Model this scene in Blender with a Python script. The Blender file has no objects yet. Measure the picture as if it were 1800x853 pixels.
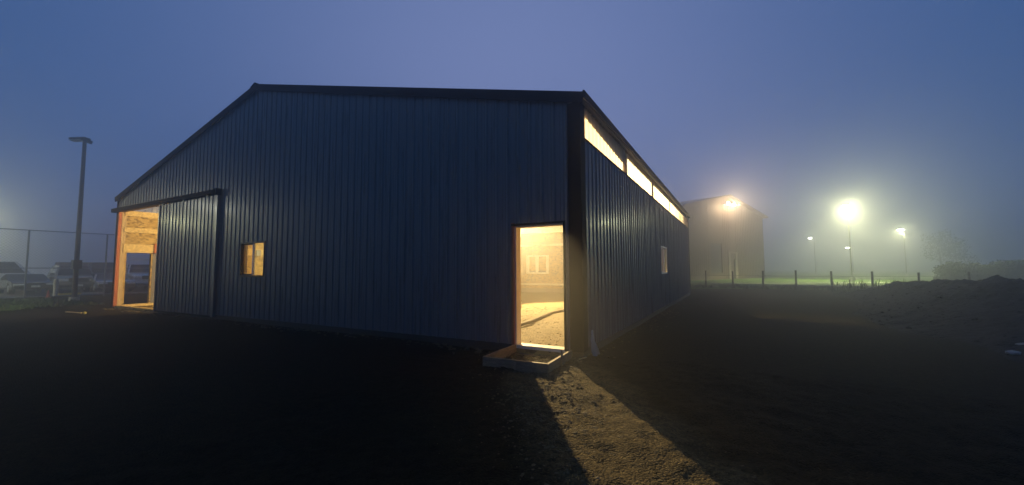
import bpy, bmesh, math, random
from mathutils import Vector, Matrix, noise
random.seed(7)
S = bpy.context.scene
C = S.collection
PI = math.pi

# ------------------------------------------------------------------ camera, world, sun, exposure
cam_d = bpy.data.cameras.new("camera")
cam = bpy.data.objects.new("camera", cam_d)
C.objects.link(cam)
cam_d.sensor_width = 36.0
cam_d.lens = 36.0 * 706.84 / 1800.0
cam_d.clip_start = 0.05
cam_d.clip_end = 2000
R_ = Vector((0.87521196, 0.4837191, -0.00445508))
U_ = Vector((0.03615739, -0.05623152, 0.99776283))
F_ = Vector((-0.48238643, 0.87341505, 0.06670452))
M = Matrix((R_, U_, -F_)).transposed().to_4x4()
M.translation = Vector((2.2023, -6.3208, 1.3203))
cam.matrix_world = M
S.camera = cam

SUN_EL, SUN_AZ = math.radians(-1.0), math.radians(-22)
w = bpy.data.worlds.new("World")
S.world = w
w.use_nodes = True
wn, wl = w.node_tree.nodes, w.node_tree.links
bg = wn["Background"]
sky = wn.new("ShaderNodeTexSky")
sky.sky_type = 'NISHITA'
sky.sun_disc = False
sky.sun_elevation = SUN_EL
sky.sun_rotation = SUN_AZ
sky.air_density = 1.0
sky.dust_density = 1.0
sky.ozone_density = 3.0
mx = wn.new("ShaderNodeMix")
mx.data_type = 'RGBA'
mx.inputs[0].default_value = 0.90          # the thick dusk overcast evens the sky out
# a broad twilight lobe where the sun went down, fading to plain blue dusk all round
geo = wn.new("ShaderNodeTexCoord")
dt = wn.new("ShaderNodeVectorMath"); dt.operation = 'DOT_PRODUCT'
dt.inputs[1].default_value = Vector((-.47, .81, .33)).normalized()
wl.new(geo.outputs["Generated"], dt.inputs[0])
cl0 = wn.new("ShaderNodeMath"); cl0.operation = 'MAXIMUM'; cl0.inputs[1].default_value = 0.0
wl.new(dt.outputs["Value"], cl0.inputs[0])
pw0 = wn.new("ShaderNodeMath"); pw0.operation = 'POWER'; pw0.inputs[1].default_value = 4.5
wl.new(cl0.outputs[0], pw0.inputs[0])
tw = wn.new("ShaderNodeMix"); tw.data_type = 'RGBA'
tw.inputs[6].default_value = (0.28, 0.95, 2.75, 1)
tw.inputs[7].default_value = (2.0, 2.62, 5.15, 1)
wl.new(pw0.outputs[0], tw.inputs[0])
wl.new(tw.outputs[2], mx.inputs[7])
wl.new(sky.outputs[0], mx.inputs[6])
wl.new(mx.outputs[2], bg.inputs[0])
bg.inputs[1].default_value = 0.10

sun_d = bpy.data.lights.new("sun", 'SUN')
sun_d.energy = 0.004                        # after sunset: almost nothing is left of it
sun_d.angle = math.radians(25)
sun_d.color = (0.75, 0.82, 1.0)
sun = bpy.data.objects.new("sun", sun_d)
C.objects.link(sun)
sun.rotation_euler = (math.radians(88), 0, math.radians(180+22))   # grazing, from the twilight side

S.view_settings.view_transform = 'Standard'
S.view_settings.look = 'None'
S.view_settings.exposure = 0
S.view_settings.gamma = 1
S.cycles.volume_bounces = 3
S.cycles.max_bounces = 8
S.cycles.diffuse_bounces = 4
S.cycles.glossy_bounces = 3
S.cycles.transparent_max_bounces = 12
S.cycles.sample_clamp_indirect = 3.0
S.cycles.use_denoising = True
S.cycles.caustics_reflective = False
S.cycles.caustics_refractive = False

FOG = 0.0150
WORK = 23500        # work light that throws the beam through the walk door
FILL = 1200         # added fill lamps inside, out of view
LAMP = 4300         # lot light heads

# ------------------------------------------------------------------ helpers
def tag(o, label=None, cat=None, group=None, kind=None):
    if label: o["label"] = label
    if cat: o["category"] = cat
    if group: o["group"] = group
    if kind: o["kind"] = kind
    return o

def empty(name, loc=(0, 0, 0), rz=0.0, label=None, cat=None, group=None):
    o = bpy.data.objects.new(name, None)
    o.empty_display_size = 0.2
    C.objects.link(o)
    o.location = loc
    o.rotation_euler = (0, 0, rz)
    return tag(o, label, cat, group)

def mesh_obj(name, me, parent=None):
    o = bpy.data.objects.new(name, me)
    C.objects.link(o)
    if parent: o.parent = parent
    return o

def copy_tree(o, parent=None):
    c = o.copy()
    C.objects.link(c)
    c.parent = parent
    for ch in list(o.children):
        copy_tree(ch, c)
    return c

class MB:
    def __init__(s): s.v = []; s.f = []
    def quad(s, a, b, c, d):
        n = len(s.v); s.v += [tuple(a), tuple(b), tuple(c), tuple(d)]; s.f.append((n, n+1, n+2, n+3)); return s
    def box(s, x0, x1, y0, y1, z0, z1):
        n = len(s.v)
        for z in (z0, z1):
            s.v += [(x0, y0, z), (x1, y0, z), (x1, y1, z), (x0, y1, z)]
        s.f += [(n, n+3, n+2, n+1), (n+4, n+5, n+6, n+7)]
        for i in range(4):
            j = (i+1) % 4
            s.f.append((n+i, n+j, n+4+j, n+4+i))
        return s
    def beam(s, a, b, w, h, up=(0, 0, 1)):
        a = Vector(a); b = Vector(b); d = (b-a).normalized()
        r = d.cross(Vector(up))
        if r.length < 1e-4: r = d.cross(Vector((1, 0, 0)))
        r.normalize(); u = r.cross(d)
        n = len(s.v)
        for p in (a, b):
            for (i, j) in ((-1, -1), (1, -1), (1, 1), (-1, 1)):
                s.v.append(tuple(p + r*(i*w/2) + u*(j*h/2)))
        s.f += [(n, n+1, n+2, n+3), (n+7, n+6, n+5, n+4)]
        for i in range(4):
            j = (i+1) % 4
            s.f.append((n+i, n+4+i, n+4+j, n+j))
        return s
    def tube(s, pts, rad, n=8, cap=True):
        pts = [Vector(p) for p in pts]
        if not isinstance(rad, (list, tuple)): rad = [rad]*len(pts)
        base = len(s.v)
        ref = Vector((0, 0, 1))
        d0 = (pts[1]-pts[0]).normalized()
        if abs(d0.z) > 0.9: ref = Vector((1, 0, 0))
        for i, p in enumerate(pts):
            if i == 0: d = pts[1]-pts[0]
            elif i == len(pts)-1: d = pts[-1]-pts[-2]
            else: d = pts[i+1]-pts[i-1]
            d.normalize()
            a = d.cross(ref).normalized(); b = a.cross(d)
            for k in range(n):
                t = 2*PI*k/n
                s.v.append(tuple(p + (a*math.cos(t) + b*math.sin(t))*rad[i]))
        for i in range(len(pts)-1):
            for k in range(n):
                k2 = (k+1) % n
                s.f.append((base+i*n+k, base+i*n+k2, base+(i+1)*n+k2, base+(i+1)*n+k))
        if cap:
            s.f.append(tuple(base+k for k in range(n-1, -1, -1)))
            s.f.append(tuple(base+(len(pts)-1)*n+k for k in range(n)))
        return s
    def prism(s, poly, h0, h1, axis='z'):
        n = len(s.v); m = len(poly)
        for h in (h0, h1):
            for (a, b) in poly:
                s.v.append({'z': (a, b, h), 'x': (h, a, b), 'y': (a, h, b)}[axis])
        s.f.append(tuple(range(n+m-1, n-1, -1))); s.f.append(tuple(range(n+m, n+2*m)))
        for i in range(m):
            j = (i+1) % m
            s.f.append((n+i, n+j, n+m+j, n+m+i))
        return s
    def frustum(s, base, top, z0, z1):
        n = len(s.v)
        s.v += [(x, y, z0) for x, y in base] + [(x, y, z1) for x, y in top]
        m = len(base)
        s.f += [tuple(range(n+m-1, n-1, -1)), tuple(range(n+m, n+2*m))]
        for i in range(m):
            j = (i+1) % m
            s.f.append((n+i, n+j, n+m+j, n+m+i))
        return s
    def mesh(s, name, mat, smooth=False, bevel=0.0, recalc=True):
        me = bpy.data.meshes.new(name)
        me.from_pydata(s.v, [], s.f)
        if recalc or bevel:
            bm = bmesh.new(); bm.from_mesh(me)
            bmesh.ops.recalc_face_normals(bm, faces=bm.faces)
            if bevel:
                bmesh.ops.bevel(bm, geom=list(bm.edges), offset=bevel, segments=2, affect='EDGES', profile=0.6)
            bm.to_mesh(me); bm.free()
        if smooth:
            me.polygons.foreach_set("use_smooth", [True]*len(me.polygons))
        if mat: me.materials.append(mat)
        me.update()
        return me
    def build(s, name, mat, parent=None, smooth=False, bevel=0.0, recalc=True):
        return mesh_obj(name, s.mesh(name, mat, smooth, bevel, recalc), parent)

# ------------------------------------------------------------------ materials
def nmat(name):
    m = bpy.data.materials.new(name); m.use_nodes = True
    nt = m.node_tree
    return m, nt.nodes, nt.links, nt.nodes["Principled BSDF"]

def mat_simple(name, col, rough=0.6, metal=0.0, var=0.15, scale=6.0, bump=0.0, bscale=40.0, spec=0.5, coat=0.0):
    m, n, l, b = nmat(name)
    tc = n.new("ShaderNodeTexCoord")
    nz = n.new("ShaderNodeTexNoise"); nz.inputs["Scale"].default_value = scale; nz.inputs["Detail"].default_value = 5
    l.new(tc.outputs["Object"], nz.inputs["Vector"])
    rp = n.new("ShaderNodeValToRGB")
    rp.color_ramp.elements[0].position = 0.3; rp.color_ramp.elements[1].position = 0.7
    rp.color_ramp.elements[0].color = (*[c*(1-var) for c in col], 1)
    rp.color_ramp.elements[1].color = (*[min(1, c*(1+var)) for c in col], 1)
    l.new(nz.outputs[0], rp.inputs[0]); l.new(rp.outputs[0], b.inputs["Base Color"])
    b.inputs["Roughness"].default_value = rough
    b.inputs["Metallic"].default_value = metal
    b.inputs["Specular IOR Level"].default_value = spec
    b.inputs["Coat Weight"].default_value = coat
    if bump:
        n2 = n.new("ShaderNodeTexNoise"); n2.inputs["Scale"].default_value = bscale; n2.inputs["Detail"].default_value = 6
        l.new(tc.outputs["Object"], n2.inputs["Vector"])
        bp = n.new("ShaderNodeBump"); bp.inputs["Strength"].default_value = bump; bp.inputs["Distance"].default_value = 0.05
        l.new(n2.outputs[0], bp.inputs["Height"]); l.new(bp.outputs[0], b.inputs["Normal"])
    return m

def mat_siding(name, col, rough=0.27):
    # painted ribbed steel: faint dulling and vertical rain streaks, slight oil canning
    m, n, l, b = nmat(name)
    tc = n.new("ShaderNodeTexCoord")
    mp = n.new("ShaderNodeMapping"); mp.inputs["Scale"].default_value = (5, 5, 0.35)
    l.new(tc.outputs["Object"], mp.inputs[0])
    nz = n.new("ShaderNodeTexNoise"); nz.inputs["Scale"].default_value = 2.0; nz.inputs["Detail"].default_value = 8
    l.new(mp.outputs[0], nz.inputs["Vector"])
    rp = n.new("ShaderNodeValToRGB")
    rp.color_ramp.elements[0].position = 0.3; rp.color_ramp.elements[1].position = 0.75
    rp.color_ramp.elements[0].color = (*[c*0.82 for c in col], 1)
    rp.color_ramp.elements[1].color = (*[c*1.12 for c in col], 1)
    l.new(nz.outputs[0], rp.inputs[0]); l.new(rp.outputs[0], b.inputs["Base Color"])
    mr = n.new("ShaderNodeMapRange"); mr.inputs[3].default_value = rough-0.06; mr.inputs[4].default_value = rough+0.1
    l.new(nz.outputs[0], mr.inputs[0]); l.new(mr.outputs[0], b.inputs["Roughness"])
    b.inputs["Coat Weight"].default_value = 0.26
    b.inputs["Coat Roughness"].default_value = 0.16
    n2 = n.new("ShaderNodeTexNoise"); n2.inputs["Scale"].default_value = 1.3; n2.inputs["Detail"].default_value = 2
    l.new(tc.outputs["Object"], n2.inputs["Vector"])
    bp = n.new("ShaderNodeBump"); bp.inputs["Strength"].default_value = 0.2; bp.inputs["Distance"].default_value = 0.03
    l.new(n2.outputs[0], bp.inputs["Height"]); l.new(bp.outputs[0], b.inputs["Normal"])
    return m

def mat_osb(name):
    m, n, l, b = nmat(name)
    tc = n.new("ShaderNodeTexCoord")
    mp = n.new("ShaderNodeMapping"); mp.inputs["Scale"].default_value = (1, 1, 1.8)
    l.new(tc.outputs["Object"], mp.inputs[0])
    nz = n.new("ShaderNodeTexNoise"); nz.inputs["Scale"].default_value = 6
    l.new(mp.outputs[0], nz.inputs["Vector"])
    va = n.new("ShaderNodeMixRGB"); va.inputs[0].default_value = 0.12
    l.new(mp.outputs[0], va.inputs[1]); l.new(nz.outputs[1], va.inputs[2])
    vo = n.new("ShaderNodeTexVoronoi"); vo.inputs["Scale"].default_value = 11; vo.feature = 'F1'
    l.new(va.outputs[0], vo.inputs["Vector"])
    rp = n.new("ShaderNodeValToRGB")
    e = rp.color_ramp.elements
    e[0].position = 0.0; e[0].color = (0.10, 0.06, 0.02, 1)
    e[1].position = 1.0; e[1].color = (0.48, 0.34, 0.12, 1)
    x = e.new(0.35); x.color = (0.32, 0.21, 0.065, 1)
    x = e.new(0.7); x.color = (0.41, 0.28, 0.09, 1)
    sp = n.new("ShaderNodeSeparateColor")
    l.new(vo.outputs["Color"], sp.inputs[0]); l.new(sp.outputs[0], rp.inputs[0])
    l.new(rp.outputs[0], b.inputs["Base Color"])
    b.inputs["Roughness"].default_value = 0.75
    return m

def mat_wood(name, col, axis=(1, 1, 8)):
    m, n, l, b = nmat(name)
    tc = n.new("ShaderNodeTexCoord")
    mp = n.new("ShaderNodeMapping"); mp.inputs["Scale"].default_value = axis
    l.new(tc.outputs["Object"], mp.inputs[0])
    nz = n.new("ShaderNodeTexNoise"); nz.inputs["Scale"].default_value = 5; nz.inputs["Detail"].default_value = 8
    nz.inputs["Distortion"].default_value = 0.6
    l.new(mp.outputs[0], nz.inputs["Vector"])
    rp = n.new("ShaderNodeValToRGB")
    rp.color_ramp.elements[0].position = 0.3; rp.color_ramp.elements[1].position = 0.7
    rp.color_ramp.elements[0].color = (*[c*0.65 for c in col], 1)
    rp.color_ramp.elements[1].color = (*[c*1.15 for c in col], 1)
    l.new(nz.outputs[0], rp.inputs[0]); l.new(rp.outputs[0], b.inputs["Base Color"])
    b.inputs["Roughness"].default_value = 0.7
    bp = n.new("ShaderNodeBump"); bp.inputs["Strength"].default_value = 0.3; bp.inputs["Distance"].default_value = 0.01
    l.new(nz.outputs[0], bp.inputs["Height"]); l.new(bp.outputs[0], b.inputs["Normal"])
    return m

def mat_soil(name, c0, c1, scale=9.0, rough=0.85, bump=0.8, fine=55.0, spec=0.3, beam_patch=None):
    m, n, l, b = nmat(name)
    tc = n.new("ShaderNodeTexCoord")
    nz = n.new("ShaderNodeTexNoise"); nz.inputs["Scale"].default_value = scale; nz.inputs["Detail"].default_value = 10
    nz.inputs["Roughness"].default_value = 0.65
    l.new(tc.outputs["Object"], nz.inputs["Vector"])
    vo = n.new("ShaderNodeTexVoronoi"); vo.inputs["Scale"].default_value = fine
    l.new(tc.outputs["Object"], vo.inputs["Vector"])
    sp = n.new("ShaderNodeSeparateColor"); l.new(vo.outputs["Color"], sp.inputs[0])
    ad = n.new("ShaderNodeMath"); ad.operation = 'MULTIPLY_ADD'
    l.new(sp.outputs[0], ad.inputs[0]); ad.inputs[1].default_value = 0.35
    l.new(nz.outputs[0], ad.inputs[2])
    rp = n.new("ShaderNodeValToRGB")
    rp.color_ramp.elements[0].position = 0.45; rp.color_ramp.elements[1].position = 0.95
    rp.color_ramp.elements[0].color = (*c0, 1); rp.color_ramp.elements[1].color = (*c1, 1)
    l.new(ad.outputs[0], rp.inputs[0]); l.new(rp.outputs[0], b.inputs["Base Color"])
    if beam_patch:      # soil painted paler along the door's light beam, with a ragged rim
        (cx, cy), (sx, sy), ang_, rad, k = beam_patch
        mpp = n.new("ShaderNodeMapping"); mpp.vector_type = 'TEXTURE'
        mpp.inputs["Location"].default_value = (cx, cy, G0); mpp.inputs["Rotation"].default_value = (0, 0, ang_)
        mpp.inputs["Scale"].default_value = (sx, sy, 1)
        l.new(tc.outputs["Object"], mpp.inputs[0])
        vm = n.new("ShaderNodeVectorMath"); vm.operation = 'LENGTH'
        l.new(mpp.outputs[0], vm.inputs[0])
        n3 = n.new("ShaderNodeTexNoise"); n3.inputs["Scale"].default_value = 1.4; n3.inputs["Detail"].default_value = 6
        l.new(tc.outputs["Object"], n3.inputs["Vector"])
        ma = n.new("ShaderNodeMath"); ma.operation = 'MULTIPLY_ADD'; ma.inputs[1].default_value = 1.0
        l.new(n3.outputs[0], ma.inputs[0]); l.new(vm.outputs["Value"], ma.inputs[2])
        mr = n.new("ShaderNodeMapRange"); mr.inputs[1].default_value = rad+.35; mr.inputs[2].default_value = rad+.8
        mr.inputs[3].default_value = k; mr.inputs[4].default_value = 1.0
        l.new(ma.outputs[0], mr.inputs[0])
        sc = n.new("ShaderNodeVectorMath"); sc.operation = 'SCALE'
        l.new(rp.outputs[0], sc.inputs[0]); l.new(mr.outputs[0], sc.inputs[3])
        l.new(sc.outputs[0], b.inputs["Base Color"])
    b.inputs["Roughness"].default_value = rough
    b.inputs["Specular IOR Level"].default_value = spec
    sb = n.new("ShaderNodeMath"); sb.operation = 'SUBTRACT'
    l.new(nz.outputs[0], sb.inputs[0]); l.new(vo.outputs["Distance"], sb.inputs[1])
    bp = n.new("ShaderNodeBump"); bp.inputs["Strength"].default_value = bump; bp.inputs["Distance"].default_value = 0.03
    l.new(sb.outputs[0], bp.inputs["Height"]); l.new(bp.outputs[0], b.inputs["Normal"])
    return m

def mat_glass(name, tint=(0.9, 0.95, 0.95), refl=0.12, rough=0.02, dark=0.0):
    m = bpy.data.materials.new(name); m.use_nodes = True
    n, l = m.node_tree.nodes, m.node_tree.links
    n.clear()
    out = n.new("ShaderNodeOutputMaterial")
    tr = n.new("ShaderNodeBsdfTransparent"); tr.inputs[0].default_value = (*tint, 1)
    gl = n.new("ShaderNodeBsdfGlossy"); gl.inputs["Roughness"].default_value = rough
    lw = n.new("ShaderNodeLayerWeight"); lw.inputs[0].default_value = 0.5
    pw = n.new("ShaderNodeMath"); pw.operation = 'POWER'; pw.inputs[1].default_value = 4.0
    fr = n.new("ShaderNodeMath"); fr.operation = 'MULTIPLY_ADD'; fr.inputs[1].default_value = 0.6; fr.inputs[2].default_value = 0.05
    l.new(lw.outputs["Facing"], pw.inputs[0]); l.new(pw.outputs[0], fr.inputs[0])
    m1 = n.new("ShaderNodeMixShader")
    l.new(fr.outputs[0], m1.inputs[0]); l.new(tr.outputs[0], m1.inputs[1]); l.new(gl.outputs[0], m1.inputs[2])
    if dark:
        df = n.new("ShaderNodeBsdfDiffuse"); df.inputs[0].default_value = (0.03, 0.03, 0.03, 1)
        m2 = n.new("ShaderNodeMixShader"); m2.inputs[0].default_value = dark
        l.new(m1.outputs[0], m2.inputs[1]); l.new(df.outputs[0], m2.inputs[2]); l.new(m2.outputs[0], out.inputs[0])
    else:
        l.new(m1.outputs[0], out.inputs[0])
    return m

def mat_translucent(name, col, clear=0.1):
    m = bpy.data.materials.new(name); m.use_nodes = True
    n, l = m.node_tree.nodes, m.node_tree.links
    n.clear()
    out = n.new("ShaderNodeOutputMaterial")
    tl = n.new("ShaderNodeBsdfTranslucent"); tl.inputs[0].default_value = (*col, 1)
    tr = n.new("ShaderNodeBsdfTransparent"); tr.inputs[0].default_value = (*col, 1)
    gl = n.new("ShaderNodeBsdfGlossy"); gl.inputs["Roughness"].default_value = 0.25
    a = n.new("ShaderNodeMixShader"); a.inputs[0].default_value = clear
    l.new(tl.outputs[0], a.inputs[1]); l.new(tr.outputs[0], a.inputs[2])
    bb = n.new("ShaderNodeMixShader"); bb.inputs[0].default_value = 0.06
    l.new(a.outputs[0], bb.inputs[1]); l.new(gl.outputs[0], bb.inputs[2])
    l.new(bb.outputs[0], out.inputs[0])
    return m

def mat_emit(name, col, k):
    m, n, l, b = nmat(name)
    b.inputs["Base Color"].default_value = (0.8, 0.8, 0.8, 1)
    b.inputs["Emission Color"].default_value = (*col, 1)
    b.inputs["Emission Strength"].default_value = k
    return m

G0 = -0.12
MT = dict(
    siding=mat_siding("siding_steel", (0.235, 0.178, 0.155)),
    trim=mat_simple("trim_steel", (0.008, 0.007, 0.007), 0.7, var=0.12, spec=0.06),
    basetrim=mat_wood("dark_treated", (0.035, 0.028, 0.022), (1, 1, 8)),
    sidegrey=mat_simple("side_panel_grey", (0.13, 0.13, 0.155), 0.7, var=0.05),
    roofsteel=mat_simple("roof_steel", (0.014, 0.014, 0.015), 0.4, var=0.1),
    ceiling=mat_simple("ceiling_steel", (0.45, 0.45, 0.44), 0.5, var=0.05),
    osb=mat_osb("osb_board"),
    pine=mat_wood("pine_lumber", (0.64, 0.48, 0.21), (3, 3, 3)),
    pine_v=mat_wood("pine_post", (0.52, 0.38, 0.2), (6, 6, 0.6)),
    redwood=mat_wood("red_post", (0.42, 0.12, 0.05), (6, 6, 0.6)),
    treated=mat_wood("treated_board", (0.24, 0.18, 0.12), (1, 1, 8)),
    form=mat_wood("form_board", (0.22, 0.165, 0.10), (2, 2, 8)),
    white=mat_simple("white_vinyl", (0.80, 0.80, 0.78), 0.4, var=0.04),
    whitewood=mat_simple("white_board", (0.72, 0.66, 0.55), 0.6, var=0.08),
    frame=mat_simple("bronze_frame", (0.07, 0.05, 0.045), 0.45, var=0.1),
    glass=mat_glass("clear_glass"),
    screen=mat_glass("screen_glass", (0.82, 0.80, 0.70), dark=0.06),
    greyglass=mat_simple("obscure_glass", (0.045, 0.045, 0.05), 0.2, var=0.08),
    glare_white=mat_simple("glare_white", (0.85, 0.85, 0.82), 0.8, var=0.03),
    lightpanel=mat_translucent("light_panel", (0.96, 0.95, 0.93), 0.12),
    plastic=mat_translucent("poly_sheet", (0.86, 0.88, 0.92), 0.25),
    soil=mat_soil("dark_soil", (0.007, 0.0055, 0.003), (0.036, 0.027, 0.012), spec=0.05, beam_patch=((1.0, -2.5), (3.2, .68), -.98, 1.0, 4.2)),
    bank=mat_soil("bank_soil", (0.006, 0.0055, 0.005), (0.024, 0.021, 0.017), 5.0, spec=0.15, fine=14.0, bump=1.0),
    sand=mat_soil("floor_fill", (0.085, 0.064, 0.028), (0.215, 0.165, 0.078), 6.0, fine=34.0),
    stone=mat_simple("pebble", (0.105, 0.080, 0.038), 0.85, var=0.5, scale=3.0),
    lawn=mat_soil("lawn", (0.032, 0.075, 0.008), (0.125, 0.205, 0.028), 3.0, fine=26.0, bump=1.0, spec=0.1),
    blade=mat_simple("grass_blade", (0.06, 0.09, 0.03), 0.7, var=0.4, scale=1.5),
    gravelpath=mat_soil("pale_path", (0.32, 0.31, 0.27), (0.60, 0.58, 0.52), 4.0, rough=0.6, bump=0.3),
    lot=mat_soil("asphalt", (0.028, 0.028, 0.030), (0.065, 0.065, 0.068), 6.0, rough=0.7, bump=0.3),
    oldpost=mat_wood("weathered_post", (0.11, 0.095, 0.075), (6, 6, 0.8)),
    galv=mat_simple("galvanised", (0.25, 0.26, 0.27), 0.45, metal=0.6, var=0.15),
    pole=mat_simple("bronze_pole", (0.045, 0.043, 0.042), 0.5, var=0.15),
    hose=mat_simple("black_hose", (0.05, 0.04, 0.03), 0.45, var=0.2),
    barnwood=mat_wood("barn_boards", (0.115, 0.080, 0.048), (4, 4, 0.5)),
    barndark=mat_simple("barn_opening", (0.03, 0.035, 0.04), 0.7),
    barntrim=mat_simple("barn_trim", (0.24, 0.20, 0.15), 0.6),
    concrete=mat_simple("concrete", (0.40, 0.38, 0.34), 0.8, bump=0.2),
    yellow=mat_simple("yellow_paint", (0.62, 0.50, 0.10), 0.6),
    red=mat_simple("red_plastic", (0.55, 0.06, 0.05), 0.45),
    tyre=mat_simple("tyre_rubber", (0.018, 0.018, 0.018), 0.75),
    rim=mat_simple("rim_alloy", (0.45, 0.45, 0.46), 0.3, metal=0.8),
    carglass=mat_simple("car_glass", (0.012, 0.014, 0.017), 0.05, spec=0.8),
    grille=mat_simple("grille_black", (0.02, 0.02, 0.022), 0.4),
    lens=mat_simple("headlight_lens", (0.62, 0.64, 0.66), 0.08, spec=0.9),
    chrome=mat_simple("chrome", (0.7, 0.7, 0.72), 0.12, metal=1.0, var=0.03),
    plate=mat_simple("plate_white", (0.65, 0.65, 0.62), 0.5),
    p_white=mat_simple("paint_white", (0.72, 0.73, 0.74), 0.22, var=0.03, coat=0.5),
    p_dark=mat_simple("paint_charcoal", (0.030, 0.034, 0.038), 0.2, var=0.1, coat=0.6),
    p_grey=mat_simple("paint_grey", (0.16, 0.165, 0.17), 0.25, var=0.08, coat=0.5),
    p_navy=mat_simple("paint_navy", (0.020, 0.028, 0.045), 0.3, var=0.08, coat=0.4),
    p_silver=mat_simple("paint_silver", (0.36, 0.37, 0.38), 0.25, metal=0.4, var=0.05, coat=0.5),
    bark=mat_simple("bark", (0.06, 0.05, 0.04), 0.9, bump=0.5),
    leaf=mat_simple("leaves", (0.045, 0.070, 0.028), 0.6, var=0.45, scale=0.9),
    bushleaf=mat_simple("bush_leaves", (0.018, 0.034, 0.018), 0.7, var=0.45, scale=0.7),
    lampwhite=mat_emit("lamp_lens_white", (1.0, 0.98, 0.86), 160.0),
    lampsmall=mat_emit("lamp_lens_far", (1.0, 0.97, 0.88), 130.0),
    lampwarm=mat_emit("flood_lens_warm", (1.0, 0.88, 0.70), 110.0),
    bulb=mat_emit("work_lens", (1.0, 0.80, 0.50), 40.0),
)

G = -0.12          # outside ground level; 0 is the bottom of the siding
W, L = 19.16, 17.94
HE, HR = 4.24, 6.60
PX = W/2
def roof_z(x):     # top of the wall under the roof, x from -W to 0
    return HR - abs(x + PX) * (HR-HE)/PX

# ------------------------------------------------------------------ ground and terrain
def nz(x, y, s, o=0.0):
    return noise.noise(Vector((x*s+o, y*s-o, o*1.7)))
def coords(lo, hi, segs):
    out = set()
    for a, b, st in segs:
        k = int(round((b-a)/st))
        for i in range(k+1): out.add(round(a+(b-a)*i/k, 4))
    return sorted(v for v in out if lo <= v <= hi)
def gb(x, y):
    return .028*nz(x, y, 2.3, 1) + .022*nz(x, y, 6.0, 5) + .018*nz(x, y, 13.0, 9)
def build_ground():
    xs = coords(-300, 300, [(-300, -60, 30), (-60, -20, 4), (-19.6, -19.3, .1), (-19, -2, 1.0), (-2, 4.6, .045), (4.8, 30, .8), (30, 60, 5), (60, 300, 30)])
    ys = coords(-300, 300, [(-300, -60, 30), (-60, -8, 4), (-7, -5.4, .4), (-5.4, .3, .045), (.5, 18.6, 1.0), (18.6, 40, 1.5), (40, 80, 5), (80, 300, 22)])
    v, f = [], []
    nx = len(xs)
    for y in ys:
        for x in xs:
            inside = -W+.08 < x < -.08 and .08 < y < L-.08
            z = G
            if inside: z = -.55
            else:
                z += .05*nz(x, y, .35, 3) * min(1, max(0, (abs(x)+abs(y+2))/4))
                if -2.1 < x < 4.7 and -5.5 < y < .3:
                    z += gb(x, y)
                # wheel-rut hump at the end of the light beam
                z = min(z, G+.06)
            v.append((x, y, z))
    for j in range(len(ys)-1):
        for i in range(nx-1):
            a = j*nx+i
            f.append((a, a+1, a+1+nx, a+nx))
    me = bpy.data.meshes.new("ground"); me.from_pydata(v, [], f)
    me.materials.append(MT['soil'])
    me.polygons.foreach_set("use_smooth", [True]*len(me.polygons))
    o = mesh_obj("ground", me); tag(o, kind="structure")
build_ground()

def sheet(name, poly, z, mat, step=None, amp=0.0):
    mb = MB(); n = len(poly)
    mb.v = [(x, y, z) for x, y in poly]; mb.f = [tuple(range(n))]
    o = mb.build(name, mat); tag(o, kind="structure")
    if o.data.polygons[0].normal.z < 0: o.data.flip_normals()
    return o

sheet("lawn", [(-60, 24.6), (-.6, 23.6), (2.5, 24.6), (4.6, 25.2), (8.0, 25.0), (14, 26), (40, 30), (120, 40), (160, 200), (-60, 200)], G+.075, MT['lawn'])
sheet("lawn", [(-29.4, -16), (-29.4, .6), (-25.5, -.2), (-22, -1.2), (-20.3, -2.3), (-20.6, -4.5), (-22, -16)], G+.06, MT['lawn'])
sheet("parking_lot", [(-90, -40), (-30.6, -40), (-30.6, 60), (-90, 60)], G+.064, MT['lot'])
sheet("path", [(-8, 33.9), (1.5, 35.8), (6, 37.6), (14, 42.0), (26, 47.5), (60, 62), (60, 63.2), (26, 48.6), (14, 43.0), (6, 38.4), (1.5, 36.5), (-8, 34.6)], G+.080, MT['gravelpath'])

def build_floor():
    v, f = [], []
    xs = [-W+.1+i*(W-.2)/110 for i in range(111)]
    ys = [.12+i*(L-.24)/100 for i in range(101)]
    for y in ys:
        for x in xs:
            z = -.2 + .035*nz(x, y, .9, 2) + .02*nz(x, y, 3.1, 6)
            z += .05*max(0, 1-abs(y-5.5-.25*x)/.5) if False else 0
            v.append((x, y, z))
    n = 111
    for j in range(100):
        for i in range(110):
            a = j*n+i; f.append((a, a+1, a+1+n, a+n))
    me = bpy.data.meshes.new("gravel_floor"); me.from_pydata(v, [], f); me.materials.append(MT['sand'])
    me.polygons.foreach_set("use_smooth", [True]*len(me.polygons))
    tag(mesh_obj("gravel_floor", me), kind="structure")
build_floor()

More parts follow.
